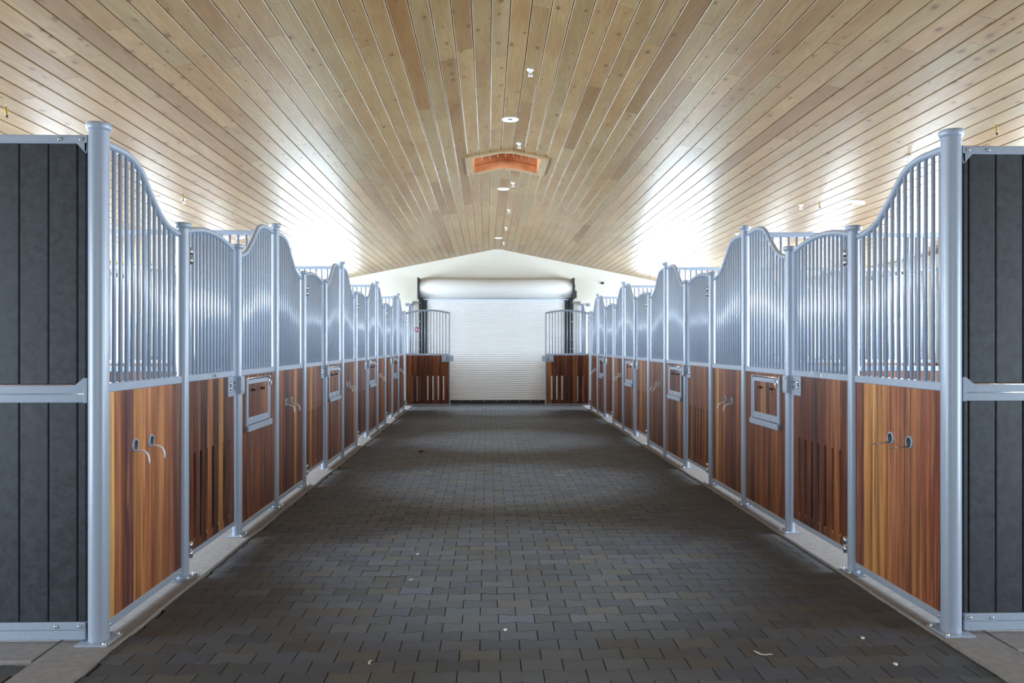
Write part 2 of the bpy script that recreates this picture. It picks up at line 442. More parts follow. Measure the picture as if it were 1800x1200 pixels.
wall_with_holes('wall_rear', 'y', YB, -.22, WXL - .2, WXR + .2, lambda u: roof_z(u) + .03, [(XC - 2.1, XC + 2.1, 0.0, 3.2)], 'white gable wall behind the camera')

# dutch doors and windows (setting)
dn = 0
def dutch(x, sg, y):
    """sg: +1 left wall (inside is +x)"""
    global dn; dn += 1
    mb = MB(); a, b = y - WIN_W/2, y + WIN_W/2; t = .07
    X = lambda p, q: sorted((x - sg * p, x - sg * q))
    x0, x1 = X(.02, .12)
    mb.box(x0, x1, a, a + t, 0, WIN_Z1); mb.box(x0, x1, b - t, b, 0, WIN_Z1); mb.box(x0, x1, a + t, b - t, WIN_Z1 - t, WIN_Z1)
    d = struct('door_%d' % dn, mb, M_BRONZE, None, 'dark framed dutch door with its upper half open, %s wall' % ('left' if sg > 0 else 'right'))
    x0, x1 = X(.04, .085); n = 10; w = (b - a - 2*t - .01) / n
    me = None
    for i in range(n):
        if me is None:
            q = MB(); q.bbox(x0 - (x0+x1)/2, x1 - (x0+x1)/2, .002, w - .002, 0, WIN_Z0 - .10, .004); me = q.mesh('board', M_LEAFD)
        ob('board', me, d, ((x0+x1)/2, a + t + .005 + i * w, .04))
    q = MB(); x0, x1 = X(.03, .10); q.bbox(x0, x1, a + t + .004, b - t - .004, WIN_Z0 - .06, WIN_Z0, .005); ob('top_rail', q.mesh('top_rail', M_LEAFD), d)
for k in range(5):
    dutch(WXL, 1, YC[k]); dutch(WXR, -1, YC[k])
for i, x in enumerate(EWX):
    mb = MB(); t = .06; a, b = x - .75, x + .75; y0, y1 = YE + .05, YE + .13
    mb.box(a, a+t, y0, y1, 1.15, 2.75); mb.box(b-t, b, y0, y1, 1.15, 2.75); mb.box(a+t, b-t, y0, y1, 1.15, 1.15+t); mb.box(a+t, b-t, y0, y1, 2.75-t, 2.75); mb.box(x-.025, x+.025, y0, y1, 1.15+t, 2.75-t)
    w = struct('window_%d' % (i+1), mb, M_BRONZE, None, 'end wall window of the last %s stall' % ('left' if x < 0 else 'right'))
    for q0, q1 in ((a+t, x-.025), (x+.025, b-t)):
        q = MB(); q.box(q0, q1, YE + .08, YE + .088, 1.15+t, 2.75-t); ob('pane', q.mesh('pane', M_GLASS), w)

# ------------------------------------------------------------------ ceiling
HX0, HX1, HY0, HY1 = XC - .45, XC + .45, 10.75, 11.66        # cupola opening
mb = MB(); TH = .035
def roof_quad(xa, xb, ya, yb, dz0, dz1):
    za, zb = roof_z(xa), roof_z(xb)
    v = [(xa,ya,za+dz0),(xb,ya,zb+dz0),(xb,yb,zb+dz0),(xa,yb,za+dz0),(xa,ya,za+dz1),(xb,ya,zb+dz1),(xb,yb,zb+dz1),(xa,yb,za+dz1)]
    mb.add(v, [(0,3,2,1),(4,5,6,7),(0,1,5,4),(1,2,6,5),(2,3,7,6),(3,0,4,7)])
for xa, xb in ((WXL - .3, HX0), (HX0, XC - RB), (XC - RB, XC + RB), (XC + RB, HX1), (HX1, WXR + .3)):
    inside = xa >= HX0 - 1e-6 and xb <= HX1 + 1e-6
    if inside:
        roof_quad(xa, xb, YB - .3, HY0, .012, .14); roof_quad(xa, xb, HY1, YE + .3, .012, .14)
    else: roof_quad(xa, xb, YB - .3, YE + .3, .012, .14)
ceiling = struct('ceiling', mb, M_ROOF)
PITCH, PGAP = .150, .0045
TILT = math.atan(SLOPE); CT = math.cos(TILT)
def pine_tone():
    t = R.random(); k = R.uniform(.90, 1.08)
    if t < .055: c = (.50, .33, .175)
    elif t < .13: c = (.57, .40, .235)
    elif t < .40: c = (.66, .495, .325)
    elif t < .75: c = (.675, .53, .36)
    else: c = (.65, .54, .385)
    return tuple(x * k * m for x, m in zip(c, (.60, .50, .335)))
def plank_mb(L, w):
    m = MB(); h = w / 2 - PGAP / 2; c = .0055; T = .011
    pr = [(-h, T), (-h, c), (-h + c, 0), (h - c, 0), (h, c), (h, T)]
    n = len(pr); v = [(x, -L/2 + .0014, z) for x, z in pr] + [(x, L/2 - .0014, z) for x, z in pr]
    f = [(i, i+1, i+1+n, i+n)[::-1] for i in range(n-1)] + [[0,1,2,3,4,5], [n+i for i in (5,4,3,2,1,0)]]
    m.add(v, [q[::-1] for q in f]); return m
rows = [(0, 0)] + [(s, i) for s in (-1, 1) for i in range(42)]
plc = []; edges = {}
for s, i in rows:
    if s == 0: x, w, rot = XC, 2*RB, 0.0
    else: x = XC + s * (RB + (i + .5) * PITCH * CT); w = PITCH; rot = s * TILT
    z = roof_z(x); hole = abs(x - XC) < .45 + .03
    y = YB + R.uniform(-3.5, 0)
    stops = []
    while y < YE:
        L = R.choice([1.8, 2.4, 3.0, 3.6, 4.2, 4.8]); stops.append((y, min(y + L, YE))); y += L
    segs = []
    for a, b in stops:
        a = max(a, YB)
        if b <= a: continue
        if hole:
            for p, q in ((a, min(b, HY0)), (max(a, HY1), b)):
                if q - p > .05: segs.append((p, q))
        else: segs.append((a, b))
    for a, b in segs:
        wx = w / 2 * math.cos(rot)
        quad = [(x-wx, a, roof_z(x-wx)), (x+wx, a, roof_z(x+wx)), (x+wx, b, roof_z(x+wx)), (x-wx, b, roof_z(x-wx))]
        plc.append((shown_area(quad), x, (a+b)/2, z, b - a, w, rot, pine_tone()))
plc.sort(key=lambda c: -c[0]); cache = {}; items = []
for i, (A, x, y, z, L, w, rot, col) in enumerate(plc):
    if i < 300:
        key = (round(L, 3), w)
        if key not in cache: cache[key] = plank_mb(L, w).mesh('ceiling_plank', M_PINE)
        ob('ceiling_plank', cache[key], ceiling, (x, y, z), (0, rot, 0), col)
    else:
        m = plank_mb(L, w); Mx = Matrix.Translation((x, y, z)) @ Matrix.Rotation(rot, 4, 'Y'); m.xf(Mx); items.append((m.v, m.f, col))
o = ob('far_ceiling_planks', stuff_mesh('far_ceiling_planks', M_PINE_S, items), ceiling); o['kind'] = 'stuff'

# cupola shaft with a trim frame
cup = empty('roof_cupola', (XC, (HY0+HY1)/2, RZ)); tag(cup, 'square roof cupola opening at the ridge, orange wood lining and pale trim', 'cupola')
def cpart(name, m, mat, col=None):
    for i, p in enumerate(m.v): m.v[i] = (p[0]-XC, p[1]-(HY0+HY1)/2, p[2]-RZ)
    return ob(name, m.mesh(name, mat), cup, color=col)
TRIMC = (.52, .38, .21)
def trim_seg(xa, xb, ya, yb, drop=.022, up=0.0):
    m = MB(); za, zb = roof_z(xa), roof_z(xb)
    v = [(xa,ya,za-drop),(xb,ya,zb-drop),(xb,yb,zb-drop),(xa,yb,za-drop),(xa,ya,za+up),(xb,ya,zb+up),(xb,yb,zb+up),(xa,yb,za+up)]
    m.add(v, [(0,3,2,1),(4,5,6,7),(0,1,5,4),(1,2,6,5),(2,3,7,6),(3,0,4,7)]); return m
for ya, yb in ((HY0 - .10, HY0), (HY1, HY1 + .10)):
    for xa, xb in ((HX0 - .10, XC - RB), (XC - RB, XC + RB), (XC + RB, HX1 + .10)):
        cpart('trim_board', trim_seg(xa, xb, ya, yb), M_PINE, TRIMC)
for xa, xb in ((HX0 - .10, HX0), (HX1, HX1 + .10)):
    cpart('trim_board', trim_seg(xa, xb, HY0, HY1), M_PINE, TRIMC)
ZT = RZ + .75
for i in range(8):                                             # far wall vertical boards
    xa = HX0 + i * .9 / 8; m = MB(); m.box(xa + .001, xa + .9/8 - .001, HY1 - .004, HY1 + .02, RZ - .02, ZT); cpart('lining_board', m, M_ORANGE)
    m = MB(); m.box(xa + .001, xa + .9/8 - .001, HY0 - .02, HY0 + .004, RZ - .02, ZT); cpart('lining_board', m, M_ORANGE)
for x0, x1 in ((HX0 - .02, HX0 + .002), (HX1 - .002, HX1 + .02)):
    for i in range(8):
        ya = HY0 + i * (HY1-HY0) / 8; m = MB(); m.box(x0, x1, ya + .001, ya + (HY1-HY0)/8 - .001, roof_z(HX0) - .0, ZT); cpart('lining_board', m, M_ORANGE)
for xa, xb in ((HX0, XC - RB), (XC - RB, XC + RB), (XC + RB, HX1)):  # lower lining band on the far side
    m = MB(); za, zb = roof_z(xa), roof_z(xb); y0, y1 = HY1 - .022, HY1 - .004
    v = [(xa,y0,za-.02),(xb,y0,zb-.02),(xb,y1,zb-.02),(xa,y1,za-.02),(xa,y0,za+.075),(xb,y0,zb+.075),(xb,y1,zb+.075),(xa,y1,za+.075)]
    m.add(v, [(0,3,2,1),(4,5,6,7),(0,1,5,4),(1,2,6,5),(2,3,7,6),(3,0,4,7)]); cpart('lining_band', m, M_ORANGE)
for x in (HX0, HX1):
    for y in (HY0, HY1): cpart('corner_post', MB().box(x - .05, x + .05, y - .05, y + .05, ZT, ZT + .55), M_WHITE)
m = MB(); m.add([(HX0-.25,HY0-.25,ZT+.55),(HX1+.25,HY0-.25,ZT+.55),(HX1+.25,HY1+.25,ZT+.55),(HX0-.25,HY1+.25,ZT+.55),(XC,(HY0+HY1)/2,ZT+1.0)], [(3,2,1,0),(0,1,4),(1,2,4),(2,3,4),(3,0,4)]); cpart('cupola_roof', m, M_ORANGE)

# ------------------------------------------------------------------ stall fronts
XF = {1: XL, -1: XR}; SIDE_N = {1: 'left', -1: 'right'}
RAIL = 1.31; RT = .024
cache = {}
def part(key, sg, build, mat, name, parent, loc=(0,0,0), color=None):
    k = (key, sg)
    if k not in cache: cache[k] = build().mirror(sg).mesh(name, mat)
    return ob(name, cache[k], parent, loc, (0,0,0), color)
def interp(tab, u):
    n = len(tab)
    for i in range(n-1):
        if u <= tab[i+1][0] or i == n-2:
            x0, y0 = tab[i]; x1, y1 = tab[i+1]
            m0 = (tab[i+1][1]-tab[max(i-1,0)][1])/(tab[i+1][0]-tab[max(i-1,0)][0]); m1 = (tab[min(i+2,n-1)][1]-y0)/(tab[min(i+2,n-1)][0]-x0)
            h = x1-x0; t = (u-x0)/h
            return (2*t**3-3*t*t+1)*y0+(t**3-2*t*t+t)*h*m0+(-2*t**3+3*t*t)*y1+(t**3-t*t)*h*m1
STAB = [(0, 2.615), (.17, 2.622), (.38, 2.618), (.53, 2.570), (.69, 2.445), (.84, 2.343), (1.0, 2.290), (P, 2.280)]
def scurve(u): return interp(STAB, u)
def arch(u):
    t = (u - P/2) / (P/2); return 2.375 - .085 * t * t
WOODS = [((.085, .026, .019), 2), ((.175, .053, .025), 5), ((.27, .088, .035), 5), ((.38, .14, .048), 4), ((.58, .28, .085), 2), ((.20, .070, .045), 3)]
FIRST = {1: [(.75, .41, .12), (.36, .13, .06), (.15, .055, .048), (.50, .22, .075), (.62, .26, .10), (.42, .16, .06), (.52, .22, .08), (.32, .12, .06), (.22, .09, .055)],
         -1: [(.24, .07, .035), (.34, .11, .05), (.48, .19, .07), (.34, .13, .06), (.42, .15, .06), (.55, .24, .08), (.66, .33, .10), (.58, .27, .085), (.26, .09, .05)]}
TONES = []
def wood_tone():
    if TONES: return tuple(min(.9, x * 1.25) for x in TONES.pop(0))
    c = R.choices([w[0] for w in WOODS], [w[1] for w in WOODS])[0]; k = R.uniform(.85, 1.15); return tuple(x*k for x in c)
# posts
def cap_prof(r):
    k = 1.22 if r > .045 else 1.46; g = k - 1
    return [(r*.9, -.008), (r*(1+g*.5), -.004), (r*(1+g*.92), .008), (r*k, .020), (r*(1+g*.86), .030), (r*(1+g*.4), .033), (0, .034)]
for sg in (1, -1):
    for i in range(16):
        hi = i % 3 == 0; corner = i == 0
        if i == 15: r = .038
        r = .051 if corner else .038; top = 2.665 if hi else 2.325
        y = Y0 + i * P - (.045 if i == 15 else 0)
        e = empty('stall_post', (XF[sg], y, .014))
        what = 'thick tall' if corner else ('tall' if hi else 'short')
        tag(e, '%s round grey post with flat cap, %s from camera in the %s row' % (what, ORD[i], SIDE_N[sg]), 'post', 'stall front posts')
        def b_shaft(r=r, top=top): return MB().lathe([(r, 0.0), (r, top - .014)], n=28)
        part(('shaft', r, top), 1, b_shaft, M_STEEL, 'shaft', e)
        part(('cap', r), 1, lambda r=r: MB().lathe(cap_prof(r), n=28), M_STEEL, 'cap', e, (0, 0, top - .014))
        pw = .075 if corner else .058
        pl = part(('plate', pw), 1, lambda pw=pw: MB().bbox(-pw*1.1, pw*1.1, -pw*1.25, pw*1.25, 0, .009, .002), M_STEEL, 'base_plate', e)
        for dx, dy in ((pw*.85, -pw*1.02), (pw*.85, pw*1.02)):
            b = part('basebolt', 1, lambda: MB().lathe([(.011, .0), (.011, .008), (.006, .012), (0, .012)], n=8), M_CHROME, 'bolt', pl, (sg*dx, dy, .009))

SET = .016      # planks and rails sit back from the post faces
def lower_planks(e, sg, u0, u1, n, z0, z1, slots=False):
    w = (u1 - u0) / n
    for i in range(n):
        if not slots:
            part(('plank', round(w, 4), z0, z1), sg, lambda: MB().bbox(-.019, .019, .0012, w - .0012, z0, z1, .003), M_WOOD, 'plank', e, (0, u0 + i*w, 0), wood_tone())
        else:
            L, Rr = i > 0, i < n - 1
            def b(L=L, Rr=Rr):
                sw, sb, st = .018, .19, .80; g = .0006
                pts = [(g, z0), (w - g, z0)]
                def notch(x, s, up):
                    pp = []
                    zs = [sb, st]
                    arc = [(x - s * sw * math.sin(a), sb + sw - sw * math.cos(a)) for a in [j * math.pi/2/4 for j in range(5)]]
                    arc2 = [(x - s * sw * math.cos(a), st - sw + sw * math.sin(a)) for a in [j * math.pi/2/4 for j in range(5)]]
                    pp = arc + arc2
                    return pp if up else pp[::-1]
                if Rr: pts += notch(w - g, 1, True)
                pts += [(w - g, z1), (g, z1)]
                if L: pts += notch(g, -1, False)
                m = MB(); m.poly(pts, .038, 'x', -.019); return m
            part(('splank', L, Rr), sg, b, M_WOOD, 'plank', e, (0, u0 + i*w, 0), wood_tone())
def rail_box(key, e, sg, name, w0, w1, u0, u1, z0, z1, b=.004):
    return part((key, w0, w1, u0, u1, z0, z1), sg, lambda: MB().bbox(w0, w1, u0, u1, z0, z1, b), M_STEEL, name, e)
NB = 13
def bars(e, sg, u0, u1, hf, key, n=NB, zb=RAIL + .022):
    for i in range(n):
        u = u0 + (u1 - u0) * (i + 1) / (n + 1); zt = hf(u)
        part(('bar', key, i), sg, lambda: MB().tube([(0, 0, zb - .005), (0, 0, zt)], .0118, 10), M_STEEL, 'bar', e, (0, u, 0))
def bolt(e, sg, w, u, z, r=.009):
    return part(('bolt', r), sg, lambda: MB().lathe([(r, 0), (r, .004), (r*.6, .008), (0, .008)], axis='x', n=10), M_CHROME, 'bolt', e, (sg*w, u, z))
def fixed_panel(sg, i, ua, ub, hf, flip, kind):
    """panel between posts i and i+1"""
    k = i // 3
    e = empty('stall_screen', (XF[sg] - sg * SET, Y0 + i * P, .014))
    top = part(('stop', flip), sg, lambda: MB().tube([(.0, ua - .003 + (ub - ua + .006) * j / 40, hf(ua - .003 + (ub - ua + .006) * j / 40) - .014) for j in range(41)], .0215, 12), M_STEEL, 'top_rail', e)
    rail_box('mid', e, sg, 'mid_rail', -.024, .024, ua - .004, ub + .004, RAIL - .026, RAIL + .022)
    rail_box('bot', e, sg, 'bottom_rail', -.024, .024, ua - .004, ub + .004, .030, .075)
    bars(e, sg, ua, ub, lambda u: hf(u) - .02, ('s', flip))
    lower_planks(e, sg, ua + .002, ub - .002, 9, .07, RAIL - .024)
    for uu in (ua + .05, ub - .05): bolt(e, sg, .024, uu, .052)
    for uu in (ua + .06, ub - .06):                                   # floor clips below the bottom rail
        part('clip', sg, lambda: MB().bbox(-.015, .045, -.03, .03, 0, .006, .002).box(.0, .006, -.02, .02, .004, .034), M_STEEL, 'floor_clip', e, (0, uu, 0))
    return e
def hooks(e, sg, straight):
    for u in (.36 * P, .55 * P):
        t = part('ring', sg, lambda: MB().lathe([(.028, .001), (.0285, .009), (.030, .011), (.034, .011), (.0375, .007), (.0385, 0)], axis='x', n=24), M_STEEL, 'tether_ring', e, (sg*.019, u, .965))
        part('cup', sg, lambda: MB().lathe([(.029, .0085), (.027, .006), (.001, .0055)], axis='x', n=20), M_DARK, 'ring_cup', t)
        if straight:
            h = part('pin', sg, lambda: MB().tube([(0, 0, -.026), (.125, -.002, -.034)], .0042, 8), M_CHROME, 'tether_pin', t)
        else:
            h = part('hook', sg, lambda: MB().tube([(-.004, 0, -.026), (.025, 0, -.028), (.050, .0, -.033), (.068, .0, -.045), (.078, .0, -.062), (.082, .0, -.085), (.083, 0, -.105)], .0075, 10, rs=[.0045,.005,.006,.0065,.0065,.0065,.005]), M_WHITEP, 'tether_hook', t)
def hatch(e, sg):
    u0, u1, z0, z1 = .17, .90, .815, 1.262
    h = part('hatchf', sg, lambda: MB().bbox(.019, .045, u0, u0+.030, z0, z1, .003).bbox(.019, .045, u1-.030, u1, z0, z1, .003).bbox(.019, .062, u0, u1, z0, z0+.050, .004), M_STEEL, 'feed_hatch', e)
    part('hatchd', sg, lambda: MB().bbox(.021, .040, u0+.033, u0+.066, z0+.054, z1-.018, .003).bbox(.021, .040, u1-.066, u1-.033, z0+.054, z1-.018, .003)
         .bbox(.021, .041, u0+.066, u1-.066, z1-.055, z1-.018, .003).bbox(.021, .041, u0+.066, u1-.066, z0+.054, z0+.112, .003), M_STEEL, 'hatch_frame', h)
    part('hrod', sg, lambda: MB().tube([(.038, u0+.02, z1-.006), (.038, u1-.02, z1-.006)], .006, 8), M_CHROME, 'latch_rod', h)
    n = 4; w = (u1 - u0 - .132) / n
    for j in range(n):
        part('hplank', sg, lambda: MB().bbox(.0195, .030, .001, w-.001, z0+.110, z1-.053, .002), M_WOOD, 'hatch_plank', h, (0, u0+.066+j*w, 0), wood_tone())
    for uu in (u0 + .20, u0 + .48):
        part('hknob', sg, lambda: MB().lathe([(.012, 0), (.013, .006), (.006, .010), (.006, .020), (.013, .023), (.012, .030), (0, .031)], axis='x', n=12), M_DARK, 'knob', h, (sg*.030, uu, 1.155))
        part(('bolt', .008), sg, lambda: MB().lathe([(.008, 0), (.008, .004), (.005, .008), (0, .008)], axis='x', n=10), M_CHROME, 'bolt', h, (sg*.041, uu, z0+.085))
    # snap hook hanging by the upper corner: at the far corner on the left row, at the near corner on the right row
    uc = u1 - .05 if sg > 0 else u0 + .05
    part(('snap', sg), sg, lambda: MB().tube([(.050 + .004*math.sin(a), uc + .020*math.sin(a) + (.02 if sg > 0 else 0), z1 - .055 - .034*math.cos(a)) for a in [j*2*math.pi/16 for j in range(17)]], .0042, 8)
         .tube([(.041, uc, z1 - .002), (.052, uc, z1 - .012), (.052, uc + (.02 if sg > 0 else 0), z1 - .024)], .007, 8), M_CHROME, 'snap_hook', h)
POSTR = .038
def door(sg, i, opened):
    k = i // 3; hy = POSTR + .006
    loc = (XF[sg] - sg * SET, Y0 + i * P + hy, .014); e = empty('stall_gate', loc)
    L = P - 2*POSTR - .020; t = .036; zb = .095
    hf = lambda u: arch(u + hy)
    part('dtop', sg, lambda: MB().tube([(.0, L*j/36, hf(L*j/36) - .016) for j in range(37)], .0215, 12), M_STEEL, 'arched_rail', e)
    part('dst0', sg, lambda: MB().bbox(-.018, .018, 0, t, zb, hf(0) - .012, .004), M_STEEL, 'stile', e)
    part('dst1', sg, lambda: MB().bbox(-.018, .018, L - t, L, zb, hf(L) - .012, .004), M_STEEL, 'stile', e)
    part('dbot', sg, lambda: MB().bbox(-.018, .018, t, L - t, zb, zb + .042, .004), M_STEEL, 'bottom_rail', e)
    part('dmid', sg, lambda: MB().bbox(-.022, .022, t, L - t, RAIL - .024, RAIL + .022, .004), M_STEEL, 'mid_rail', e)
    bars(e, sg, t, L - t, lambda u: hf(u) - .02, 'd')
    lower_planks(e, sg, t, L - t, 8, zb + .04, RAIL - .022, True)
    part('plate', sg, lambda: MB().bbox(.022, .0245, L*.5 - .055, L*.5 + .055, RAIL - .012, RAIL + .012, .001), M_CHROME, 'maker_plate', e)
    # latch box with pocket and bolt, under the mid rail at the free end
    z1, z0 = RAIL - .024, RAIL - .178; a, b = L - .205, L - .012
    lb = part('lbox', sg, lambda: MB().bbox(.012, .030, a, a+.030, z0, z1, .003).bbox(.012, .030, b-.018, b, z0, z1, .003).bbox(.012, .030, a+.03, b-.018, z0, z0+.034, .003).box(.016, .020, a+.03, b-.018, z0+.034, z1), M_STEEL, 'latch_box', e)
    part('lbolt', sg, lambda: MB().tube([(.029, a+.035, z0+.105), (.029, b-.02, z0+.105)], .007, 8).tube([(.029, a+.035, z0+.065), (.029, b-.02, z0+.065)], .007, 8).bbox(.022, .040, a+.06, a+.085, z0+.05, z0+.12, .003), M_CHROME, 'latch_bolt', lb)
    lp = part('lplate', sg, lambda: MB().poly([(b - .012, z0+.012), (b + .070, z0+.012), (b + .090, z0+.034), (b + .090, z1-.022), (b + .070, z1), (b - .012, z1)],   .012, 'x', .058).bbox(.020, .059, b-.012, b+.004, z0+.012, z1, .002), M_STEEL, 'latch_plate', e)
    for zz in (z0 + .03, z1 - .018):
        part(('bolt', .008), sg, lambda: MB().lathe([(.008, 0), (.008, .004), (.005, .008), (0, .008)], axis='x', n=10), M_CHROME, 'bolt', lp, (sg*.070, b + .010, zz))
    for zz in (.17, 2.13):
        part('hinge', sg, lambda: MB().lathe([(.0, -.055), (.016, -.055), (.016, -.004), (.011, -.004), (.011, .004), (.016, .004), (.016, .055), (0, .055)], c=(.048, .004, 0), n=12).bbox(.018, .050, .004, .046, -.045, -.006, .002).bbox(.018, .050, .004, .046, .006, .045, .002), M_CHROME, 'hinge', e, (0, 0, zz))
    if opened: e.rotation_euler = (0, 0, -sg * math.pi / 2); e.location = (XF[sg] + sg * .052, Y0 + i * P + .0, .014)
    return e
for sg in (1, -1):
    for k in range(5):
        i = 3 * k; n = SIDE_N[sg]
        ua0 = (.051 if k == 0 else POSTR)
        TONES = list(FIRST[sg]) if k == 0 else []
        e = fixed_panel(sg, i, ua0, P - POSTR, scurve, ('h', k == 0), 'hook')
        TONES = []
        hooks(e, sg, sg < 0 and k == 0)
        tag(e, 'stall panel with two tether %s on red-brown planks, %s stall from camera, %s row' % ('pins' if sg < 0 and k == 0 else 'hooks', ORD[k], n), 'stall panel', 'stall panels with tether hooks')
        d = door(sg, i + 1, k == 4)
        if k < 4: tag(d, 'closed slotted plank stall door with arched bars, %s stall from camera, %s row' % (ORD[k], n), 'stall door', 'slotted stall doors')
        else: tag(d, 'open slotted plank stall door swung into the aisle, %s of the roller door' % n, 'stall door', 'slotted stall doors')
        e = fixed_panel(sg, i + 2, POSTR, P - POSTR - (.045 if k == 4 else 0), lambda u: scurve(P - u), ('f', k == 4), 'hatch')
        hatch(e, sg)
        tag(e, 'stall panel with a square feed hatch in its planks, %s stall from camera, %s row' % (ORD[k], n), 'stall panel', 'stall panels with feed hatches')

# partitions between stalls
for sg in (1, -1):
    xo = WXL if sg > 0 else WXR; D = abs(xo - XF[sg]); n = SIDE_N[sg]
    for k in range(1, 5):
        e = empty('stall_partition', (XF[sg], Y0 + k * S, .014))
        tag(e, 'plank and bar partition between the %s and %s stalls, %s row' % (ORD[k-1], ORD[k], n), 'partition', 'stall partitions')
        a, b = -D + .012, -POSTR + .002
        for nm, z0, z1 in (('top_rail', 2.575, 2.62), ('mid_rail', RAIL - .026, RAIL + .022), ('bottom_rail', .02, .075)):
            part(('p' + nm, D), sg, lambda z0=z0, z1=z1: MB().bbox(a, b, -.022, .022, z0, z1, .004), M_STEEL, nm, e)
        nb = 50
        for j in range(nb):
            part('pbar', sg, lambda: MB().tube([(0, 0, RAIL + .018), (0, 0, 2.58)], .0118, 8), M_STEEL, 'bar', e, (sg * (a + (b - a) * (j + 1) / (nb + 1)), 0, 0))
        npk = 34; w = (b - a) / npk
        for j in range(npk):
            part(('pplank', D), sg, lambda: MB().bbox(.001, w - .001, -.019, .019, .07, RAIL - .024, .003), M_WOOD, 'plank', e, (sg * (a + j * w), 0, 0), wood_tone())
    # black board end wall facing the camera
    e = empty('board_partition', (XF[sg], Y0, .014))
    tag(e, 'end wall of black vertical boards in grey rails beside the nearest %s post' % n, 'board wall')
    a, b = -D + .012, -.055
    bw = .1485; nbd = int((b - a) / bw) + 1
    for j in range(nbd):
        u1 = b - j * bw; u0 = max(a, u1 - bw)
        # the board nearest the post starts part-way, as in the photograph
        off = .046 if sg > 0 else .030
        uu1 = b if j == 0 else b - off - (j - 1) * bw; uu0 = max(a, b - off - j * bw)
        if uu1 - uu0 < .01: continue
        for z0, z1, zn in ((.10, RAIL - .06, 'lo'), (RAIL + .02, 2.58, 'hi')):
            part(('bb', zn, round(uu1 - uu0, 4)), sg, lambda: MB().bbox(-(uu1 - uu0) + .0022, -.0022, -.017, .017, z0, z1, .005), M_BOARD, 'board', e, (sg * uu1, 0, 0))
    tz = 2.597 if sg > 0 else 2.575
    part(('bt', D, tz), sg, lambda: MB().bbox(a, b, -.024, .024, tz - .022, tz + .022, .003), M_STEEL, 'top_rail', e)
    part(('btb', tz), sg, lambda: MB().bbox(b - .150, b + .008, -.028, -.024, tz - .020, tz + .016, .001).poly([(b + .008, tz - .020), (b - .048, tz - .020), (b + .004, tz - .075)], .005, 'y', -.030).bbox(b - .004, b + .010, -.030, .030, tz - .065, tz + .022, .001), M_STEEL, 'corner_bracket', e)
    part(('bm', D), sg, lambda: MB().bbox(a, b, -.026, .026, RAIL - .026, RAIL + .016, .003).bbox(a, b, -.0265, .0265, RAIL - .072, RAIL - .029, .003), M_STEEL, 'mid_rail', e)
    part('bmb', sg, lambda: MB().bbox(b - .010, b + .010, -.031, .031, RAIL - .074, RAIL + .055, .002).poly([(b - .008, RAIL + .012), (b - .008, RAIL + .056), (b - .058, RAIL + .014)], .006, 'y', -.030), M_STEEL, 'corner_bracket', e)
    part(('bb0', D), sg, lambda: MB().bbox(a, b, -.026, .026, .014, .062, .004).bbox(a, b, -.029, .029, .066, .106, .004).box(a, b, -.02, .02, .05, .08), M_STEEL, 'bottom_rail', e)
    for du, z in ((.022, tz - .002), (.130, tz - .002), (.030, .086), (.150, .086)):
        o = part('fbolt', sg, lambda: MB().lathe([(.009, 0), (.009, -.004), (.005, -.009), (0, -.009)], axis='y', n=10), M_CHROME, 'bolt', e, (sg * (b - du), -.029, z))

# ------------------------------------------------------------------ far end: roller door, pilasters, small fittings
rd = empty('roller_shutter', (XC - .04, YE, 0)); tag(rd, 'white corrugated roller shutter door with its drum at the far gable wall', 'roller door')
DW = 1.93
m = MB(); n = 46; zt, zb = 2.86, .075; pr = []
for i in range(n):
    za = zb + (zt - zb) * i / n; p = (zt - zb) / n
    pr += [(-.085, za), (-.098, za + p*.18), (-.103, za + p*.5), (-.098, za + p*.82)]
pr.append((-.085, zt)); N = len(pr)
v = [(-DW, y, z) for y, z in pr] + [(DW, y, z) for y, z in pr]
m.add(v, [(i, i+N, i+1+N, i+1) for i in range(N-1)]); m.box(-DW, DW, -.08, -.07, zb, zt)
ob('curtain', m.mesh('curtain', M_DOORW), rd)
m = MB(); m.bbox(-DW, DW, -.11, -.06, .012, .085, .004); ob('bottom_bar', m.mesh('bottom_bar', M_BLACK), rd)
m = MB(); m.lathe([(0, -2.0), (.235, -2.0), (.25, -1.985), (.25, 1.985), (.235, 2.0), (0, 2.0)], c=(0, -.33, 3.03), axis='x', n=40); ob('drum', m.mesh('drum', M_BEIGE), rd)
m = MB(); m.tube([(-DW - .03, -.16, 2.775), (DW + .03, -.16, 2.775)], .016, 8); ob('lintel_rod', m.mesh('lintel_rod', M_STEEL), rd)
for s in (-1, 1):
    m = MB(); x0, x1 = sorted((s * 2.0, s * 2.045)); m.bbox(x0, x1, -.60, 0, 2.74, 3.30, .005)
    br = ob('drum_bracket', m.mesh('drum_bracket', M_BLACK), rd)
    m = MB(); x0, x1 = sorted((s * (DW - .10), s * (DW + .0))); m.bbox(x0, x1, -.125, -.105, .01, 2.74, .003); x0, x1 = sorted((s * (DW + .03), s * 2.045)); m.bbox(x0, x1, -.15, 0, .01, 2.74, .003)
    g = ob('guide_rail', m.mesh('guide_rail', M_BLACK), rd)
    for j in range(11):
        m = MB(); m.lathe([(.014, 0), (.014, -.008), (.008, -.014), (0, -.014)], c=(s * 2.015, -.15, .25 + j * .24), axis='y', n=8); ob('bolt', m.mesh('bolt', M_CHROME), g)
m = MB(); m.bbox(2.045, 2.12, -.42, -.22, 2.78, 2.98, .01); m.lathe([(.09, 0), (.09, .03), (0, .03)], c=(2.05, -.33, 3.06), axis='x', n=16); ob('drive_unit', m.mesh('drive_unit', M_BLACK), rd)
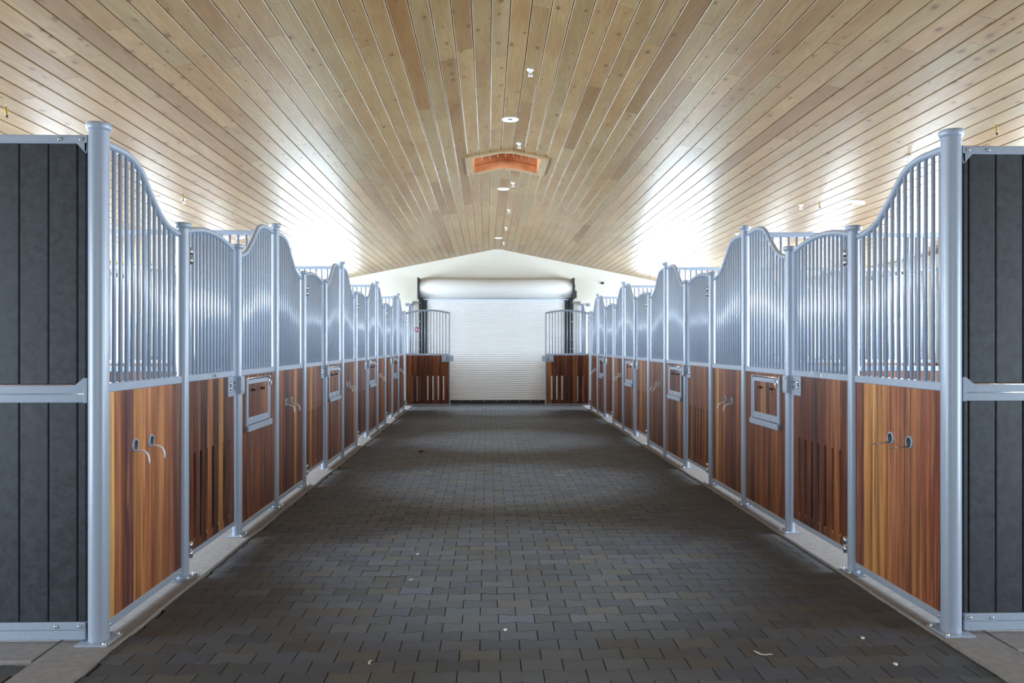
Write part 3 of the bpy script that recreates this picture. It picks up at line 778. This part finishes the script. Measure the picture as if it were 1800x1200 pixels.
for j in range(9):
    m = MB(); xx = -1.2 + j * .3 + R.uniform(-.08, .08); m.lathe([(.016, 0), (.016, -.006), (0, -.01)], c=(xx, -.11, .045 + R.uniform(-.02, .02)), axis='y', n=8); ob('bolt', m.mesh('bolt', M_CHROME), rd)
for s, x0, x1 in (('left', -2.03 + .02, -1.80), ('right', 2.30, 2.46)):
    m = MB(); m.bbox(x0 + (.04 if s == 'left' else -.03), x1, YE - .10, YE, .014, 2.66, .006); struct('trim_%d' % (1 if s == 'left' else 2), m, M_BEIGE, None, 'pale upright cover strip on the end wall, %s of the roller door' % s)
sgn = empty('fire_sign', (-1.885, YE - .102, 1.955)); tag(sgn, 'small red sign with white symbol on the far left cover strip', 'sign')
m = MB(); m.bbox(-.06, .06, -.006, 0, -.068, .068, .002); ob('sign_plate', m.mesh('sign_plate', M_RED), sgn)
m = MB(); m.bbox(-.012, .012, -.009, -.006, -.03, .016, .001).bbox(-.005, .005, -.009, -.006, .014, .028, .001).bbox(-.005, .024, -.009, -.006, .021, .028, .001); ob('symbol', m.mesh('symbol', M_WHITEP), sgn)
s1 = empty('wall_sensor', (3.07, YE, 3.205)); tag(s1, 'small dark sensor on the gable wall right of the roller drum', 'sensor')
m = MB(); m.bbox(-.035, .035, -.03, 0, -.03, .03, .006); ob('sensor_body', m.mesh('sensor_body', M_DARK), s1)
m = MB(); m.lathe([(.018, 0), (.016, -.012), (0, -.018)], c=(0, -.03, 0), axis='y', n=12); ob('sensor_lens', m.mesh('sensor_lens', M_BLACK), s1)
for s, x in (('left', -2.17), ('right', 2.70)):
    e = empty('wall_bracket', (x, YE, 2.62)); tag(e, 'tiny grey bracket on the end wall above the %s open stall door' % s, 'bracket')
    m = MB(); m.bbox(-.05, .05, -.012, 0, -.045, .045, .003); ob('bracket_plate', m.mesh('bracket_plate', M_STEEL), e)
    m = MB(); m.bbox(-.02, .02, -.06, -.01, -.02, .02, .004); ob('bracket_stub', m.mesh('bracket_stub', M_CHROME), e)

# ------------------------------------------------------------------ ceiling fittings
def on_roof(x, y, name, label, cat, group):
    rot = 0.0 if abs(x - XC) < RB else (TILT if x > XC else -TILT)
    return tag(empty(name, (x, y, roof_z(x)), (0, rot, 0)), label, cat, group)
def copy_tree(src, dst):
    for ch in src.children:
        if ch.type != 'MESH': continue
        c = ch.copy(); COL.objects.link(c); c.parent = dst
lights = [(XC, 2.3, 'recessed ceiling light on the ridge board above the camera'), (XC, 5.7, 'recessed ceiling light on the ridge board over the first stalls'), (XC, 9.2, 'recessed ceiling light on the ridge board, nearest of the row before the cupola'), (XC, 13.3, 'recessed ceiling light on the ridge board just beyond the cupola'), (XC, 19.4, 'recessed ceiling light on the ridge board closest to the far gable wall')]
for k in range(5):
    lights.append((XC + 4.2, Y0 + (k + .55) * S, 'recessed ceiling light over the %s stall from the camera, right row' % ORD[k]))
    lights.append((XC - 4.2, Y0 + (k + .55) * S, 'recessed ceiling light over the %s stall from the camera, left row' % ORD[k]))
M_LENS = NT('lit_lamp_lens'); M_LENS.b.inputs['Base Color'].default_value = (.85, .87, .92, 1); M_LENS.b.inputs['Emission Color'].default_value = (.88, .93, 1, 1)
M_LENS.b.inputs['Emission Strength'].default_value = .3; M_LENS = M_LENS.m
proto = None
for x, y, lab in lights:
    e = on_roof(x, y, 'recessed_light', lab, 'ceiling light', 'recessed ceiling lights')
    if proto is None:
        proto = e
        m = MB(); m.lathe([(.072, .0), (.076, -.010), (.090, -.010), (.096, -.004), (.096, .004)], n=28); ob('trim_ring', m.mesh('trim_ring', M_WHITEP), e)
        m = MB(); m.lathe([(.074, -.006), (.060, -.002), (.03, .0), (.0005, .0)], n=28); ob('lens', m.mesh('lens', M_LENS), e)
    else: copy_tree(proto, e)
    if abs(x - XC) < .01:
        l = bpy.data.lights.new('lamp_beam', 'SPOT'); l.energy = 430; l.spot_size = math.radians(50); l.spot_blend = .75; l.shadow_soft_size = .06; l.color = (.66, .83, 1.0)
        lo = bpy.data.objects.new('lamp_beam', l); COL.objects.link(lo); lo.parent = e; lo.location = (0, 0, -.03)
spr = [(XC + .14, 7.5, 'white sprinkler head right of the ridge, nearest the camera'), (XC + .14, 10.25, 'white sprinkler head right of the ridge just before the cupola'), (XC + .14, 12.75, 'white sprinkler head right of the ridge, first beyond the cupola'), (XC + .14, 15.3, 'white sprinkler head right of the ridge, second beyond the cupola'), (XC + .14, 17.6, 'white sprinkler head right of the ridge, third beyond the cupola'), (XC + .14, 20.2, 'white sprinkler head right of the ridge, last before the gable')]
for s, n in ((-1, 'left'), (1, 'right')):
    for k in range(5):
        spr.append((XC + s * (3.95 if s < 0 else 3.79), (10.02 if s < 0 else 10.4) + (k - 1) * 2.7 , 'white sprinkler head on the %s roof slope, %s from the camera' % (n, ORD[k])))
proto = None
for x, y, lab in spr:
    e = on_roof(x, y, 'sprinkler_head', lab, 'sprinkler', 'ceiling sprinkler heads'); e.rotation_euler = (0, 0, 0); e.scale = (.78, .78, .78)
    if proto is None:
        proto = e
        m = MB(); m.lathe([(.043, .006), (.043, -.004), (.036, -.012), (.016, -.016), (.014, -.034), (.0, -.034)], n=20); ob('escutcheon', m.mesh('escutcheon', M_WHITEP), e)
        m = MB(); m.tube([(-.012, 0, -.030), (-.020, 0, -.050), (-.004, 0, -.070)], .0035, 6).tube([(.012, 0, -.030), (.020, 0, -.050), (.004, 0, -.070)], .0035, 6); ob('yoke', m.mesh('yoke', M_WHITEP), e)
        m = MB()
        for j in range(8):
            a = j * math.pi / 4; m.tube([(0, 0, -.071), (.030 * math.cos(a), .030 * math.sin(a), -.073)], .005, 6)
        ob('deflector', m.mesh('deflector', M_WHITEP), e)
    else: copy_tree(proto, e)
proto = None
for s, n in ((-1, 'left'), (1, 'right')):
    for k in range(5):
        x = XC + s * 3.83; y = (6.15 if s < 0 else 6.42) + k * 3.49
        e = on_roof(x, y, 'amber_strip', 'short amber strip hanging from the %s roof slope, %s from the camera' % (n, ORD[k]), 'hanging strip', 'amber hanging strips'); e.rotation_euler = (0, 0, 0)
        if proto is None:
            proto = e
            m = MB(); m.tube([(0, 0, .01), (0, 0, -.03)], .0015, 6); ob('thread', m.mesh('thread', M_STRAW), e)
            m = MB(); m.tube([(0, 0, -.028), (.002, 0, -.05), (.004, 0, -.08), (.008, 0, -.105)], .01, 8, rs=[.004, .0105, .011, .006]); ob('strip', m.mesh('strip', M_AMBER), e)
            m = MB(); m.tube([(.0065, 0, -.095), (.009, 0, -.112), (.0095, 0, -.118)], .007, 8, rs=[.0085, .008, .004]); ob('tip', m.mesh('tip', M_LEAFD), e)
        else: copy_tree(proto, e)

# ------------------------------------------------------------------ bits lying on the pavers
def ground(px, py):
    d = FPX * H / (py - 606.0); xc = (px - 900) / FPX * d
    return (xc * math.cos(YAW) + d * math.sin(YAW), -xc * math.sin(YAW) + d * math.cos(YAW))
def leaf(name, xy, size, mat, label, cat, rz):
    m = MB(); n = 7; v = []
    for i in range(n):
        t = i / (n - 1); w = size * .36 * math.sin(math.pi * min(.98, t * .94 + .04)); c = size * .22 * (1 - (2*t-1)**2)
        v += [(-w, (t-.5)*size, .004 + c*.3 + w*.6), (0, (t-.5)*size, .004 + c*.25), (w, (t-.5)*size, .004 + c*.3 + w*.75)]
    f = [(i*3+j, i*3+j+1, i*3+j+4, i*3+j+3) for i in range(n-1) for j in (0, 1)]
    b = len(v); v += [(x, y, z - .0012) for x, y, z in v]; f += [tuple(q + b for q in ff[::-1]) for ff in f]
    m.add(v, f, True); m.tube([(0, -.5*size, .006), (0, -.72*size, .004), (.1*size, -.85*size, .006)], size*.02, 6)
    return tag(ob(name, m.mesh(name, mat), None, (xy[0], xy[1], 0), (0, 0, rz)), label, cat)
leaf('dry_leaf', ground(742, 795), .11, M_LEAF, 'curled dry brown leaf on the pavers left of the aisle middle', 'leaf', 1.1)
leaf('dry_leaf', ground(703, 799), .07, M_LEAF, 'small flat brown leaf nearer the left kerb than the curled leaf', 'leaf', .2)
bits = [(1340, 1150, .10, 'long curved pale straw on the near pavers at right', 'curve'), (650, 1166, .05, 'small bent pale straw on the near pavers left of the middle', 'curve'),
        (734, 975, .022, 'tiny white fleck on the middle pavers left of the ridge line', 'fleck'), (722, 1020, .04, 'pale crumbled bit on the pavers below the tiny white fleck', 'curve'),
        (985, 836, .13, 'whitish scuffed wisp on the lighter paver band right of the middle', 'curve'), (752, 830, .09, 'pale wisp on the lighter paver band below the brown leaf', 'curve'),
        (1574, 1168, .022, 'white crumb on the near pavers close to the right kerb', 'fleck'), (1516, 1122, .02, 'tiny white crumb beside the nearest right stall panel', 'fleck'), (888, 1108, .022, 'small white speck on the near pavers in the aisle middle', 'fleck')]
for px, py, sz, lab, kind in bits:
    x, y = ground(px, py); m = MB()
    if kind == 'curve':
        a0 = R.uniform(0, 6); pts = [(sz*.6*math.cos(a0 + t*1.8/9) - sz*.5*math.cos(a0+.9), sz*.6*math.sin(a0 + t*1.8/9) - sz*.5*math.sin(a0+.9), .005 + .002*math.sin(t)) for t in range(10)]
        m.tube(pts, .003, 6, rs=[.0012, .002, .003, .0032, .003, .0028, .003, .0026, .002, .0012])
        nm = 'straw'
    else:
        m.lathe([(0, -.001), (sz*.45, .001), (sz*.5, sz*.22), (sz*.25, sz*.42), (0, sz*.4)], n=7, smooth=False); nm = 'white_crumb'
        m.v = [(a + R.uniform(-.003, .003), b * 1.3 + R.uniform(-.003, .003), c) for a, b, c in m.v]
    tag(ob(nm, m.mesh(nm, M_STRAW), None, (x, y, .001)), lab, 'straw' if nm == 'straw' else 'crumb')
